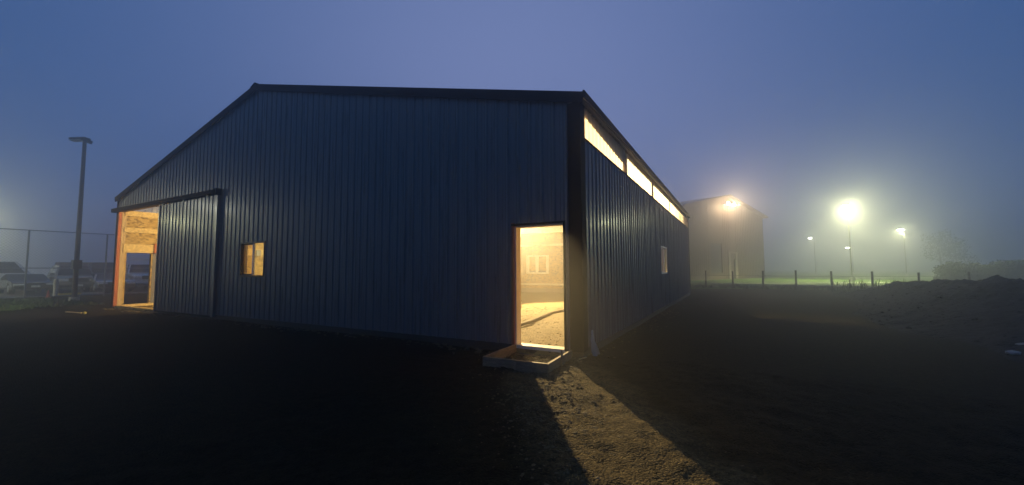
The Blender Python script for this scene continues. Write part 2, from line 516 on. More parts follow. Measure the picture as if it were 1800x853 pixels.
# bank of dug soil to the right
def bank_h(x, y):
    foot = 5.55 + .25*math.sin(y*.5) + .25*nz(0, y, .6, 4)
    if y > 9: foot += (y-9)*.11
    if y < 3: foot += (3-y)*.10
    t = (x-foot)/3.6
    ridge = 9.9 + .4*math.sin(y*.37+1)
    if y > 12: ridge -= (y-12)*.10
    up = max(0.0, min(1.0, (x-foot)/(ridge-foot)))
    up = up*up*(3-2*up)
    dn = max(0.0, min(1.0, (15.5-x)/(15.5-ridge)))
    top = 1.06
    if y > 10: top = 1.06 - (y-10)*.034
    if y > 19.5: top = max(0.0, .76-(y-19.5)*.25)
    if y > 17.2 and y < 19.5: top = .90-(y-17.2)*.06
    if y < 6: top = 1.02
    h = top*up*(dn if x > ridge else 1)
    h += up*(.18*nz(x, y, .9, 2) + .12*nz(x, y, 2.2, 8) + .085*nz(x, y, 5.5, 3) + .04*nz(x, y, 12, 6))
    low = max(0.0, min(1.0, (x-foot+.2)/.5))
    h += low*(.05 + .06*nz(x, y, 1.7, 11) + .04*nz(x, y, 4.5, 13))
    return h
def build_bank():
    v, f = [], []
    nx, ny = 110, 250
    for j in range(ny+1):
        y = -5 + 30*j/ny
        for i in range(nx+1):
            x = 4.8 + 11.2*i/nx
            e = min(1, (25-y)/1.5) * min(1, (16-x)/1.0)
            v.append((x, y, G - .03 + max(0, e)*bank_h(x, y)))
    n = nx+1
    for j in range(ny):
        for i in range(nx):
            a = j*n+i; f.append((a, a+1, a+1+n, a+n))
    me = bpy.data.meshes.new("dirt_bank"); me.from_pydata(v, [], f); me.materials.append(MT['bank'])
    tag(mesh_obj("dirt_bank", me), kind="structure")
build_bank()

# ------------------------------------------------------------------ loose stones, clods and weeds (nobody could count them)
def ico_verts():
    bm = bmesh.new(); bmesh.ops.create_icosphere(bm, subdivisions=1, radius=1)
    v = [x.co.copy() for x in bm.verts]; f = [tuple(q.index for q in p.verts) for p in bm.faces]; bm.free()
    return v, f
IV, IF = ico_verts()
def stones(name, pts, mat):
    mb = MB()
    for (x, y, z, r) in pts:
        n = len(mb.v)
        sx, sy, sz = r*random.uniform(.7, 1.4), r*random.uniform(.7, 1.3), r*random.uniform(.45, .8)
        a = random.uniform(0, 6.3); ca, sa = math.cos(a), math.sin(a)
        for p in IV:
            k = random.uniform(.78, 1.15)
            px, py = p.x*sx*k, p.y*sy*k
            mb.v.append((x+px*ca-py*sa, y+px*sa+py*ca, z+p.z*sz*k))
        mb.f += [tuple(n+i for i in q) for q in IF]
    o = mb.build(name, mat, recalc=False)
    return tag(o, kind="stuff")
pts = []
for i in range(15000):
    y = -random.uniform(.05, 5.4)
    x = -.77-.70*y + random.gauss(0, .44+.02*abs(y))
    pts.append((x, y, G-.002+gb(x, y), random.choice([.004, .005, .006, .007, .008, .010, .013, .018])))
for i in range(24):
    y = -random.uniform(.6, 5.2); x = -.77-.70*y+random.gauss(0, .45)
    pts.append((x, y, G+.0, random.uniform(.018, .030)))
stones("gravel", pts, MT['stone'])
pts = []
for i in range(900):
    y = random.uniform(-2, 22); x = random.uniform(5.2, 11)
    pts.append((x, y, G-.03+bank_h(x, y), random.choice([.015, .02, .02, .03, .04, .06])))
stones("soil_clods", pts, MT['bank'])
pts = []
for i in range(500):
    x = random.uniform(-W, 0); pts.append((x, -abs(random.gauss(0, .18))-.04, G, random.choice([.01, .015, .02, .03, .045])))
for i in range(400):
    y = random.uniform(0, L); pts.append((abs(random.gauss(0, .25))+.05, y, G, random.choice([.01, .015, .02, .03])))
stones("wall_foot_gravel", pts, MT['stone'])
pts = []
for i in range(1200):
    x = random.uniform(-5.5, -.8); y = random.uniform(.5, 9)
    pts.append((x, y, -.2+.035*nz(x, y, .9, 2), random.choice([.008, .012, .012, .02, .03])))
stones("floor_gravel", pts, MT['sand'])

def tufts(name, spots, mat, hmin=.08, hmax=.3, n=9):
    mb = MB()
    for (x, y, z) in spots:
        for k in range(n):
            a = random.uniform(0, 6.3); h = random.uniform(hmin, hmax); wd = .006+.01*random.random()
            bx, by = x+random.gauss(0, .06), y+random.gauss(0, .06)
            tx, ty = bx+math.cos(a)*h*.45, by+math.sin(a)*h*.45
            px, py = -math.sin(a)*wd, math.cos(a)*wd
            m = len(mb.v)
            mb.v += [(bx-px, by-py, z), (bx+px, by+py, z), ((bx+tx)/2+px*.7, (by+ty)/2+py*.7, z+h*.62), ((bx+tx)/2-px*.7, (by+ty)/2-py*.7, z+h*.62), (tx, ty, z+h)]
            mb.f += [(m, m+1, m+2, m+3), (m+3, m+2, m+4)]
    return tag(mb.build(name, mat, recalc=False), kind="stuff")
tufts("grass", [(random.uniform(-2, 16), random.uniform(24.6, 30), G+.07) for i in range(900)], MT['blade'], .05, .22, 7)
tufts("grass", [(random.uniform(-29.2, -20.6), random.uniform(-8, .2), G+.055) for i in range(900)], MT['blade'], .05, .16, 7)
tufts("weeds", [(7.0+random.gauss(0, 1.2), 22.4+random.gauss(0, .8), G+.1) for i in range(26)] + [(random.uniform(6.5, 9.5), random.uniform(16, 20), G+.55) for i in range(20)], MT['blade'], .12, .5, 6)

# ------------------------------------------------------------------ the metal barn
barn = empty("metal_barn", (0, 0, 0), 0, "large grey ribbed steel barn lit from inside, with a gable front and sliding door", "barn")

def cutouts(lo, hi, openings, u):
    iv = [(lo, hi)]
    for (a, b, za, zb) in openings:
        if a < u < b:
            nv = []
            for (p, q) in iv:
                if zb <= p or za >= q: nv.append((p, q)); continue
                if za > p: nv.append((p, za))
                if zb < q: nv.append((zb, q))
            iv = nv
    return iv

def wall_core(u0, u1, d0, d1, zb, ztop, openings, axis, kinks=()):
    # a solid wall with its openings left out; axis 'x': runs along x with depth in y
    cuts = sorted(set([u0, u1] + [k for k in kinks if u0 < k < u1] + [e for o in openings for e in o[:2] if u0 < e < u1]))
    mb = MB()
    for a, b in zip(cuts[:-1], cuts[1:]):
        for (p, q) in cutouts(zb, 99, openings, (a+b)/2):
            ta, tb = (ztop(a), ztop(b)) if q == 99 else (q, q)
            n = len(mb.v)
            P = [(a, p, ta), (b, p, tb)]
            for d in (d0, d1):
                for (u, z0, z1) in P:
                    for z in (z0, z1):
                        mb.v.append((u, d, z) if axis == 'x' else (d, u, z))
            mb.f += [(n, n+1, n+3, n+2), (n+4, n+6, n+7, n+5), (n, n+4, n+5, n+1), (n+2, n+3, n+7, n+6), (n+1, n+5, n+7, n+3), (n, n+2, n+6, n+4)]
    return mb

PITCH = .2286
CELL = [(0, .021), (.010, .021), (.032, 0), (.088, 0), (.094, .005), (.108, .005), (.114, 0), (.150, 0), (.156, .005), (.170, .005), (.176, 0), (.1966, 0), (.2186, .021)]
def profile(w):
    out = []; k = 0
    while k*PITCH < w+1e-6:
        for u, h in CELL:
            uu = k*PITCH+u
            if uu <= w+1e-6: out.append((uu, h))
        k += 1
    if out[-1][0] < w-1e-5: out.append((w, .021))
    return out
def interp(prof, u):
    for (a, ha), (b, hb) in zip(prof[:-1], prof[1:]):
        if a <= u <= b: return ha+(hb-ha)*(u-a)/max(1e-9, b-a)
    return prof[-1][1]

def siding_sheet(u0, wd, zb, ztop, openings, place, kinks=(), off=0.0, lap=True):
    prof = profile(wd)
    us = set(u for u, h in prof)
    for e in [e for o in openings for e in o[:2]] + list(kinks):
        if u0 < e < u0+wd: us.add(e-u0)
    us = sorted(us)
    mb = MB()
    for a, b in zip(us[:-1], us[1:]):
        if b-a < 1e-5: continue
        ha, hb = interp(prof, a)+off, interp(prof, b)+off
        for (p, q) in cutouts(zb, 99, openings, u0+(a+b)/2):
            ta, tb = (ztop(u0+a), ztop(u0+b)) if q == 99 else (q, q)
            mb.quad(place(u0+a, ha, p), place(u0+b, hb, p), place(u0+b, hb, tb), place(u0+a, ha, ta))
    if lap:    # the lapped edge of the sheet stands a little proud
        h = prof[-1][1]+off; u = u0+wd
        for (p, q) in cutouts(zb, 99, openings, u-.01):
            t = ztop(u) if q == 99 else q
            mb.quad(place(u, h, p), place(u, h-.004, p), place(u, h-.004, t), place(u, h, t))
    return mb

# openings: (u0, u1, z0, z1)
DOOR = (-1.235, -.296, -.02, 2.10)
WINF = (-10.13, -8.97, 1.18, 2.09)
SLIDE = (-19.02, -14.80, -.02, 3.66)
OPF = [DOOR, WINF, SLIDE]
WINR = (8.17, 9.42, 1.18, 2.07)
EAVE_R = (.14, 17.80, 3.575, 4.13)
DOORL = (.28, 1.06, 0.0, 2.06)
SIDEL = (1.10, 1.36, 0.0, 2.06)
WINB = (-9.93, -8.46, 1.12, 2.16)

front = wall_core(-W+.02, -.02, .012, .15, -.3, lambda x: roof_z(x)-.02, OPF, 'x', (-PX,)).build("front_wall", MT['osb'], barn)
n_sheet = 21
for i in range(n_sheet):
    u0 = -W + i*W/n_sheet
    siding_sheet(u0, W/n_sheet, -.0, lambda x: roof_z(x)-.03, OPF, lambda u, h, z: (u, -h, z), (-PX,), off=.002+.0015*(i % 2)).build("siding_sheet", MT['siding'], front, recalc=False)

right = wall_core(.15, L-.02, -.15, -.012, -.3, lambda y: HE-.10, [(EAVE_R[0], EAVE_R[1], EAVE_R[2], EAVE_R[3]), WINR], 'y').build("right_wall", MT['osb'], barn)
nr = 20
for i in range(nr):
    u0 = .0 + i*L/nr
    siding_sheet(u0, L/nr, .0, lambda y: 3.585, [WINR], lambda u, h, z: (h, u, z), off=.002+.0015*(i % 2)).build("siding_sheet", MT['siding'], right, recalc=False)
# translucent light panels under the eave, one bay each
BAYS = [.12, 3.30, 6.92, 10.55, 14.15, 17.90]
for a, b in zip(BAYS[:-1], BAYS[1:]):
    siding_sheet(a+.09, b-a-.18, 3.565, lambda y: 4.15, [], lambda u, h, z: (h-.006, u, z), off=0.0, lap=False).build("light_panel", MT['lightpanel'], right, recalc=False)
for y in BAYS[1:-1]:
    MB().box(-.16, .024, y-.085, y+.085, 3.575, 4.13).build("post", MT['pine_v'], right)
MB().box(-.12, -.045, .15, 17.85, 4.02, 4.16).build("header_beam", MT['pine'], right)
MB().prism([(.16, 4.00), (3.20, 3.79), (3.20, 4.018), (.16, 4.018)], -.075, -.05, 'x').build("shade_wedge", MT['pine'], right)  # added wedge, shaped to shade the upper edge of the first light panel
MB().box(-.011, .030, .10, L-.02, 3.555, 3.574).build("sill_strip", MT['trim'], right)

left = wall_core(.15, L-.02, -W+.012, -W+.15, -.3, lambda y: HE-.10, [(.14, 17.80, 3.74, 4.13), DOORL, SIDEL], 'y').build("left_wall", MT['osb'], barn)
for i in range(nr):
    u0 = .0 + i*L/nr
    siding_sheet(u0, L/nr, .0, lambda y: 3.75, [DOORL, SIDEL], lambda u, h, z: (-W-h, u, z), off=.002+.0015*(i % 2)).build("siding_sheet", MT['siding'], left, recalc=False)
for a, b in zip(BAYS[:-1], BAYS[1:]):
    siding_sheet(a, b-a, 3.73, lambda y: 4.15, [], lambda u, h, z: (-W-h+.006, u, z), off=0.0, lap=False).build("light_panel", MT['lightpanel'], left, recalc=False)
for (z0, z1) in ((3.53, 3.74), (2.87, 3.06), (2.06, 2.40)):
    MB().box(-W+.152, -W+.19, .16, 9.0, z0, z1).build("girt", MT['pine'], left)
for k in range(4):
    y0 = .16+k*2.2
    for (z0, z1) in ((3.07, 3.525), (2.41, 2.862)):
        MB().box(-W+.151, -W+.162, y0+.003, y0+2.194, z0, z1).build("osb_sheet", MT['osb'], left)
MB().box(-W+.152, -W+.20, 1.37, 8.9, -.2, .05).build("skirt_board", MT['treated'], left)
MB().box(-W+.01, -W+.24, .20, 1.42, -.10, -.005).build("threshold", MT['pine'], left)
MB().box(-W+.19, -W+.23, 1.12, 1.22, 2.06, 2.45).build("board_end", MT['redwood'], left)
MB().box(-W+.05, -W+.11, 1.12, 1.34, .0, 2.05).build("side_panel", MT['sidegrey'], left)

back = wall_core(-W+.15, -.15, L-.15, L-.012, -.3, lambda x: roof_z(x)-.02, [WINB], 'x', (-PX,)).build("back_wall", MT['osb'], barn)
for k in range(8):
    x0 = -W+.2+k*2.36
    x1 = x0+2.35
    for (z0, z1) in ((.09, 1.22), (1.226, 2.44), (2.446, 3.66)):
        if x0 < WINB[1] and x1 > WINB[0] and z0 < WINB[3] and z1 > WINB[2]:
            # the sheets round the window are notched to it
            o = wall_core(x0, x1, L-.166, L-.152, z0, lambda x: z1, [WINB], 'x').build("osb_sheet", MT['osb'], back)
        else:
            MB().box(x0, x1, L-.166, L-.152, z0, z1).build("osb_sheet", MT['osb'], back)
MB().box(-W+.2, -.2, L-.21, L-.168, 2.83, 2.97).build("girt", MT['whitewood'], back)
MB().box(-W+.2, -.2, L-.205, L-.168, .28, .40).build("girt", MT['whitewood'], back)
MB().box(-W+.2, -.2, L-.22, L-.168, 3.70, 4.05).build("white_header", MT['white'], back)
MB().box(-W+.2, -.2, L-.20, L-.165, -.26, .08).build("skirt_board", MT['treated'], back)
for k in range(8):
    MB().box(-W+.2+k*2.36, -W+.2+k*2.36+2.34, L-.160, L-.151, 4.06, 4.62 if k not in (3, 4) else 5.6).build("liner_sheet", MT['ceiling'], back)

# roof
def roof_side(sg):
    mb = MB()
    x_e = sg*(PX+.10); y0, y1 = -.06, L+.06
    ze = HE-.10*(HR-HE)/PX; t = .11
    n = len(mb.v)
    for y in (y0, y1):
        mb.v += [(-PX, y, HR+.02), (-PX+x_e, y, ze+.02), (-PX+x_e, y, ze+.02-t), (-PX, y, HR+.02-t)]
    mb.f += [(0, 1, 2, 3), (7, 6, 5, 4), (0, 4, 5, 1), (1, 5, 6, 2), (2, 6, 7, 3), (3, 7, 4, 0)]
    return mb
roof = None
for sg in (1, -1):
    r = roof_side(sg).build("roof", MT['roofsteel'], barn)
    if sg == 1: roof = r
    # ribs running down the slope
    mb = MB()
    k = 0
    y = 0.0
    sl = (HR-HE)/PX
    while y < L:
        mb.beam((-PX+sg*.12, y, HR+.03-.12*sl), (-PX+sg*(PX+.10), y, HE+.03-.10*sl), .05, .024)
        y += .3048
    mb.build("rib", MT['roofsteel'], r)
    MB().beam((-PX, -.075, HR-.055), (-PX+sg*(PX+.11), -.075, HE-.055-.11*sl), .035, .18).build("rake_trim", MT['trim'], r)
    MB().box(*sorted((-PX+sg*(PX+.105), -PX+sg*(PX+.135))), -.09, L+.08, HE-.095, HE+.035).build("eave_trim", MT['trim'], r)
MB().prism([(-PX-.22, HR-.02), (-PX, HR+.075), (-PX+.22, HR-.02), (-PX+.2, HR-.045), (-PX, HR+.045), (-PX-.2, HR-.045)], -.12, L+.1, 'y').build("ridge_cap", MT['trim'], roof)
# steel liner under the rafters
for sg in (1, -1):
    mb = MB(); sl = (HR-HE)/PX
    mb.quad((-PX, .15, HR-.13), (-PX+sg*(PX-.15), .15, HE-.13+.15*sl), (-PX+sg*(PX-.15), L-.15, HE-.13+.15*sl), (-PX, L-.15, HR-.13))
    mb.build("ceiling_liner", MT['ceiling'], roof)

# corner trims
MB().box(-.19, .027, -.034, -.026, -.02, 4.12).box(.027, .036, -.034, .20, -.02, 4.12).build("corner_trim", MT['trim'], barn)
MB().box(-W-.036, -W+.06, -.034, -.026, -.02, 4.12).box(-W-.036, -W-.027, -.026, .16, -.02, 4.12).build("corner_trim", MT['trim'], barn)
MB().box(.027, .036, L-.16, L+.03, -.02, 4.12).build("corner_trim", MT['trim'], barn)
for (p, q) in ((-W+.0, SLIDE[0]), (-15.2, DOOR[0]-.05), (DOOR[1]+.03, .0)):
    MB().box(p, q, -.012, .008, -.30, .004).build("skirt_board", MT['basetrim'], front)
MB().box(-.006, .014, .0, L, -.30, .004).build("skirt_board", MT['basetrim'], right)

# walk door opening
df = MB().box(DOOR[0]-.05, DOOR[0], -.032, .012, -.02, DOOR[3]+.05).build("door_frame", MT['redwood'], barn)
MB().box(DOOR[0]-.001, DOOR[0]+.030, .0, .17, -.02, DOOR[3]-.03).build("jamb", MT['whitewood'], df)
MB().box(DOOR[1]-.014, DOOR[1]+.001, .0, .17, -.02, DOOR[3]-.03).build("jamb", MT['whitewood'], df)
MB().box(DOOR[0], DOOR[1], .0, .17, DOOR[3]-.03, DOOR[3]+.002).build("head", MT['whitewood'], df)
MB().box(DOOR[0], DOOR[1], -.03, .19, -.055, .0).build("threshold", MT['whitewood'], df)
MB().box(DOOR[1], DOOR[1]+.03, -.031, .0, -.02, DOOR[3]+.03).build("casing", MT['trim'], df)
MB().box(DOOR[0]-.05, DOOR[1]+.03, -.034, .0, DOOR[3]+.001, DOOR[3]+.032).build("head_trim", MT['trim'], df)

def slider_window(u0, u1, z0, z1, axis, sgn, d_out, d_in, dark_first=True, fm='frame'):
    # a horizontal slider in a wall; built in u/depth/z and placed by axis
    def bx(name, mat, ua, ub, da, db, za, zb, parent):
        da, db = sorted((da, db))
        if axis == 'x': return MB().box(ua, ub, da, db, za, zb).build(name, mat, parent)
        return MB().box(da, db, ua, ub, za, zb).build(name, mat, parent)
    o, i = d_out, d_in
    um = (u0+u1)/2
    mid = o+(i-o)*.35
    t = .045
    root = bx("window", MT[fm], u0-.02, u1+.02, o, o+(i-o)*.18, z1-.012, z1+.035, barn)
    bx("frame", MT[fm], u0-.02, u1+.02, o, o+(i-o)*.18, z0-.035, z0+.012, root)
    bx("frame", MT[fm], u0-.02, u0+.02, o, o+(i-o)*.18, z0+.012, z1-.012, root)
    bx("frame", MT[fm], u1-.02, u1+.02, o, o+(i-o)*.18, z0+.012, z1-.012, root)
    # fixed half with its insect screen, set deeper
    a, b = (u0+.02, um) if dark_first else (um, u1-.02)
    e1, e2 = o+(i-o)*.25, o+(i-o)*.45
    for (p, q, r, s_) in ((a, b, z0+.012, z0+.05), (a, b, z1-.05, z1-.012), (a, a+.03, z0+.05, z1-.05), (b-.03, b, z0+.05, z1-.05)):
        bx("sash", MT[fm], p, q, e1, e2, r, s_, root)
    bx("screen_pane", MT['screen'], a+.03, b-.03, (e1+e2)/2-.002, (e1+e2)/2+.002, z0+.05, z1-.05, root)
    a, b = (um, u1-.02) if dark_first else (u0+.02, um)
    f1, f2 = o+(i-o)*.10, o+(i-o)*.24
    m0, m1 = (a, a+.055) if dark_first else (b-.055, b)
    bx("meeting_stile", MT['white'], m0, m1, f1, f2+.02*(1 if i > o else -1), z0+.02, z1-.02, root)
    bx("pane", MT['glass'], (a+.055 if dark_first else a), (b if dark_first else b-.055), (f1+f2)/2-.002, (f1+f2)/2+.002, z0+.013, z1-.013, root)
    # jamb lining
    for (p, q, r, s_) in ((u0-.001, u0+.012, z0+.012, z1-.012), (u1-.012, u1+.001, z0+.012, z1-.012)):
        bx("jamb", MT['whitewood'], p, q, o+(i-o)*.46, i, r, s_, root)
    return root
slider_window(*WINF, 'x', 1, -.03, .16)
slider_window(*WINR, 'y', 1, .03, -.16, dark_first=True, fm='white')

# back window: white trim, grey panes, white blotch painted as a reflection on the left one
a, b, z0, z1 = WINB
bw = MB().box(a-.09, b+.09, L-.19, L-.166, z1, z1+.10).build("window", MT['white'], barn)
for (p, q, r, s_) in ((a-.09, b+.09, z0-.10, z0), (a-.09, a+.14, z0, z1), (b-.10, b+.09, z0, z1), (-9.32, -9.11, z0, z1)):
    MB().box(p, q, L-.19, L-.166, r, s_).build("frame", MT['white'], bw)
for (p, q) in ((a+.14, -9.30), (-9.13, b-.10)):
    MB().box(p, q, L-.150, L-.144, z0, z1).build("pane", MT['greyglass'], bw)
MB().prism([(-9.72, 1.52), (-9.42, 1.52), (-9.36, 1.72), (-9.39, 1.93), (-9.50, 1.86), (-9.58, 1.80), (-9.66, 1.83), (-9.73, 1.68)], L-.153, L-.1505, 'y').build("glare_patch", MT['glare_white'], bw)

# sliding door, its track and the opening's post
sd = MB().box(-15.22, -11.42, -.075, -.045, -.04, 3.60).build("sliding_door", MT['siding'], barn)
dw = 3.78
for k in range(4):
    siding_sheet(-15.21+k*dw/4, dw/4, -.02, lambda x: 3.60, [], lambda u, h, z: (u, -.078-h, z), off=.001*(k % 2)).build("siding_sheet", MT['siding'], sd, recalc=False)
MB().box(-11.48, -11.35, -.112, -.042, -.05, 3.62).build("edge_trim", MT['siding'], sd)
MB().box(-15.26, -15.205, -.112, -.042, -.05, 3.62).build("edge_trim", MT['siding'], sd)
MB().box(-15.20, -11.48, -.110, -.046, -.06, -.02).build("bottom_rail", MT['trim'], sd)
tk = MB().box(-19.35, -11.38, -.16, -.028, 3.64, 3.78).build("door_track", MT['trim'], barn)
MB().box(-11.43, -11.31, -.175, -.026, 3.60, 3.80).build("end_stop", MT['trim'], tk)
for k in range(3):
    x = -15.0+k*1.5
    MB().box(x-.05, x+.05, -.11, -.05, 3.58, 3.645).build("roller_hanger", MT['galv'], tk)
MB().box(-19.10, -19.00, -.026, .075, -.05, 3.64).build("door_post", MT['redwood'], barn)
MB().box(-19.10, -18.995, .077, .215, -.05, 3.64).build("door_post", MT['pine_v'], barn)
MB().box(-18.995, -14.81, .02, .22, -.12, -.03).build("sill_board", MT['pine'], barn)
MB().box(-14.79, -14.65, .152, .30, -.2, 3.66).build("door_post", MT['pine_v'], barn)
eb = MB().box(-W+.165, -W+.27, 5.20, 5.42, 2.06, 2.36).build("meter_box", MT['galv'], left)

# screw heads in rows along the girts
def screws(name, parent, n, place, zs, skip):
    mb = MB()
    for k in range(n):
        for z in zs:
            u = .060 + k*PITCH
            if skip(u, z): continue
            m = len(mb.v)
            c = [place(u+.009*math.cos(t), .0075, z+.009*math.sin(t)) for t in [PI/3*i for i in range(6)]]
            mb.v += c + [place(u, .0115, z)]
            mb.f += [(m+i, m+(i+1) % 6, m+6) for i in range(6)]
    tag(mb.build(name, MT['siding'], parent, recalc=False), kind="stuff")
screws("screw", front, 83, lambda u, h, z: (-W+u, -h, z), (.08, .70, 1.32, 1.94, 2.56, 3.18, 3.80, 4.1), lambda u, z: any(o[0]-.04 < u-W < o[1]+.04 and o[2]-.04 < z < o[3]+.04 for o in OPF))
screws("screw", right, 78, lambda u, h, z: (h, u, z), (.08, .70, 1.32, 1.94, 2.56, 3.18, 3.46), lambda u, z: WINR[0]-.04 < u < WINR[1]+.04 and WINR[2]-.04 < z < WINR[3]+.04)

# interior lamps
def point(name, loc, watts, col, rad, parent=None):
    d = bpy.data.lights.new(name, 'POINT'); d.energy = watts; d.color = col; d.shadow_soft_size = rad
    o = bpy.data.objects.new(name, d); C.objects.link(o); o.location = loc
    if parent: o.parent = parent
    return o
WARM = (1.0, .72, .32)
wl_ = empty("work_light", (-8.15, 10.6, 0), 0, "bright work light hung under the rafters inside the barn", "work light")
MB().tube([(0, 0, 5.38), (0, 0, 6.10)], .012, 6).build("drop_rod", MT['galv'], wl_)
aim = Vector((.93, -.36, 0)).normalized()
hd = MB().beam(tuple(Vector((0, 0, 5.25))-aim*.14), tuple(Vector((0, 0, 5.25))+aim*.0), .36, .26).build("lamp_head", MT['trim'], wl_)
MB().beam(tuple(Vector((0, 0, 5.25))+aim*.001), tuple(Vector((0, 0, 5.25))+aim*.012), .32, .22).build("lens", MT['bulb'], hd)
d = bpy.data.lights.new("work_beam", 'SPOT'); d.energy = WORK; d.color = WARM; d.spot_size = math.radians(112); d.spot_blend = .22; d.shadow_soft_size = .07
o = bpy.data.objects.new("work_beam", d); C.objects.link(o); o.parent = wl_
o.location = Vector((0, 0, 5.25))+aim*.06
o.rotation_euler = (aim+Vector((0, 0, -.22))).to_track_quat('-Z', 'Y').to_euler()
pb = empty("fill_pendant", (-12.8, 9.5, 5.3), 0, "added fill lamp, a bare pendant bulb under the rafters out of view inside the barn", "lamp")  # unseen fill lamp, added to brighten the interior and back wall
MB().tube([(0, 0, 1.0), (0, 0, .06)], .008, 6).build("fill_cord", MT['trim'], pb)
MB().tube([(0, 0, .09), (0, 0, .0)], [.03, .04], 8).build("fill_socket", MT['trim'], pb)
MB().tube([(0, 0, -.01), (0, 0, -.05), (0, 0, -.10), (0, 0, -.13)], [.02, .045, .05, .02], 10).build("bulb", MT['bulb'], pb, smooth=True)  # bulb of the added, unseen fill lamp
point("fill_light", (0, 0, -.45), FILL*1.0, WARM, .3, pb)
# an added, unseen fill lamp on a stand, brightening the left wall
w2 = empty("fill_stand_lamp", (-12.6, 4.6, -.2), 0, "added fill lamp on a stand, out of view inside the barn, turned to the side door", "work light")
mb = MB()
for k in range(3):
    t = k*2*PI/3+.5
    mb.tube([(0, 0, .8), (.45*math.cos(t), .45*math.sin(t), 0)], .014, 6)
mb.tube([(0, 0, .7), (0, 0, 3.9)], .018, 8)
mb.build("fill_stand", MT['galv'], w2)
aim2 = Vector((-.95, -.20, -.12)).normalized()
hd = MB().beam(tuple(Vector((0, 0, 4.0))-aim2*.12), (0, 0, 4.0), .30, .22).build("lamp_head", MT['trim'], w2)
MB().beam(tuple(Vector((0, 0, 4.0))+aim2*.001), tuple(Vector((0, 0, 4.0))+aim2*.012), .26, .18).build("lens", MT['bulb'], hd)  # lens of the added, unseen fill lamp
d = bpy.data.lights.new("fill_beam", 'SPOT'); d.energy = FILL*2.9; d.color = WARM; d.spot_size = math.radians(112); d.spot_blend = .3; d.shadow_soft_size = .10
o = bpy.data.objects.new("fill_beam", d); C.objects.link(o); o.parent = w2
o.location = Vector((0, 0, 4.0))+aim2*.06
o.rotation_euler = aim2.to_track_quat('-Z', 'Y').to_euler()

# black drain hose lying across the floor
hp = [(-3.6, 2.55), (-3.1, 2.9), (-2.85, 3.18), (-2.88, 3.9), (-3.05, 5.0), (-3.25, 6.3), (-3.2, 7.3), (-2.7, 8.2), (-1.8, 8.9), (-.6, 9.3)]
fine = []
for i in range(len(hp)-1):
    for k in range(5):
        t = k/5
        fine.append((hp[i][0]+(hp[i+1][0]-hp[i][0])*t, hp[i][1]+(hp[i+1][1]-hp[i][1])*t, -.155))
tag(MB().tube(fine, .05, 8).build("drain_hose", MT['hose'], smooth=True), "dark hose curving across the lit gravel floor inside the open walk door", "hose")
tag(MB().tube([(-5.3, 8.0, -.22), (-5.32, 8.02, .0), (-5.28, 8.0, .12)], .014, 6).tube([(-5.31, 8.0, -.04), (-5.22, 8.02, -.07)], .012, 6).build("stake", MT['treated']), "thin stub stake standing in the lit floor beyond the hose", "stake")

# form boards for the step outside the walk door
fb = empty("form_frame", (-.68, -.6, G), 0, "rough timber form frame for a step lying on the ground below the walk door", "form frame")
def board(name, a, b, w_, z0, z1, mat=MT['form']):
    a = Vector((a[0]+.68, a[1]+.6, (z0+z1)/2)); b = Vector((b[0]+.68, b[1]+.6, (z0+z1)/2))
    return MB().beam(a, b, w_, z1-z0).build(name, mat, fb)
board("board", (-1.20, -.06), (-1.15, -1.13), .04, -.02, .135)
board("board", (-1.168, -1.13), (-.10, -1.10), .04, -.02, .130)
board("board", (-.12, -1.078), (-.17, -.06), .04, -.02, .132)
for (x, y, h) in ((-.105, -.62, .24), (-.62, -1.14, .10)):
    MB().box(x+.68-.012, x+.68+.012, y+.6-.012, y+.6+.012, -.05, h).build("stake", MT['treated'], fb)
tag(MB().tube([(-1.0, -.35, G+.05), (-.9, -.33, G+.06), (-.8, -.36, G+.05), (-.72, -.32, G+.06)], .008, 5).build("twig", MT['treated']), "short pale twig lying inside the form frame by the door", "twig")

# scrap of clear plastic hanging off the corner
def plastic():
    mb = MB(); nu, nv = 7, 14
    for j in range(nv+1):
        t = j/nv
        z = .30 - .42*t
        wd = .035 + .075*t**.8
        for i in range(nu+1):
            s_ = i/nu-.5
            mb.v.append((.075+.03*math.sin(s_*9+t*4)*(.4+t)+.05*t*t, .30+s_*2*wd+.05*t, z-.03*abs(s_)*t))
    for j in range(nv):
        for i in range(nu):
            a = j*(nu+1)+i; mb.f.append((a, a+1, a+nu+2, a+nu+1))
    return mb
tag(plastic().build("plastic_scrap", MT['plastic'], smooth=True), "torn strip of pale clear plastic hanging at the foot of the near corner", "plastic scrap")
tag(MB().beam((.02, -.20, G+.03), (.10, -.10, G+.05), .03, .01).build("wood_chip", MT['pine']), "tiny pale wood chip on the ground below the near corner trim", "wood chip")

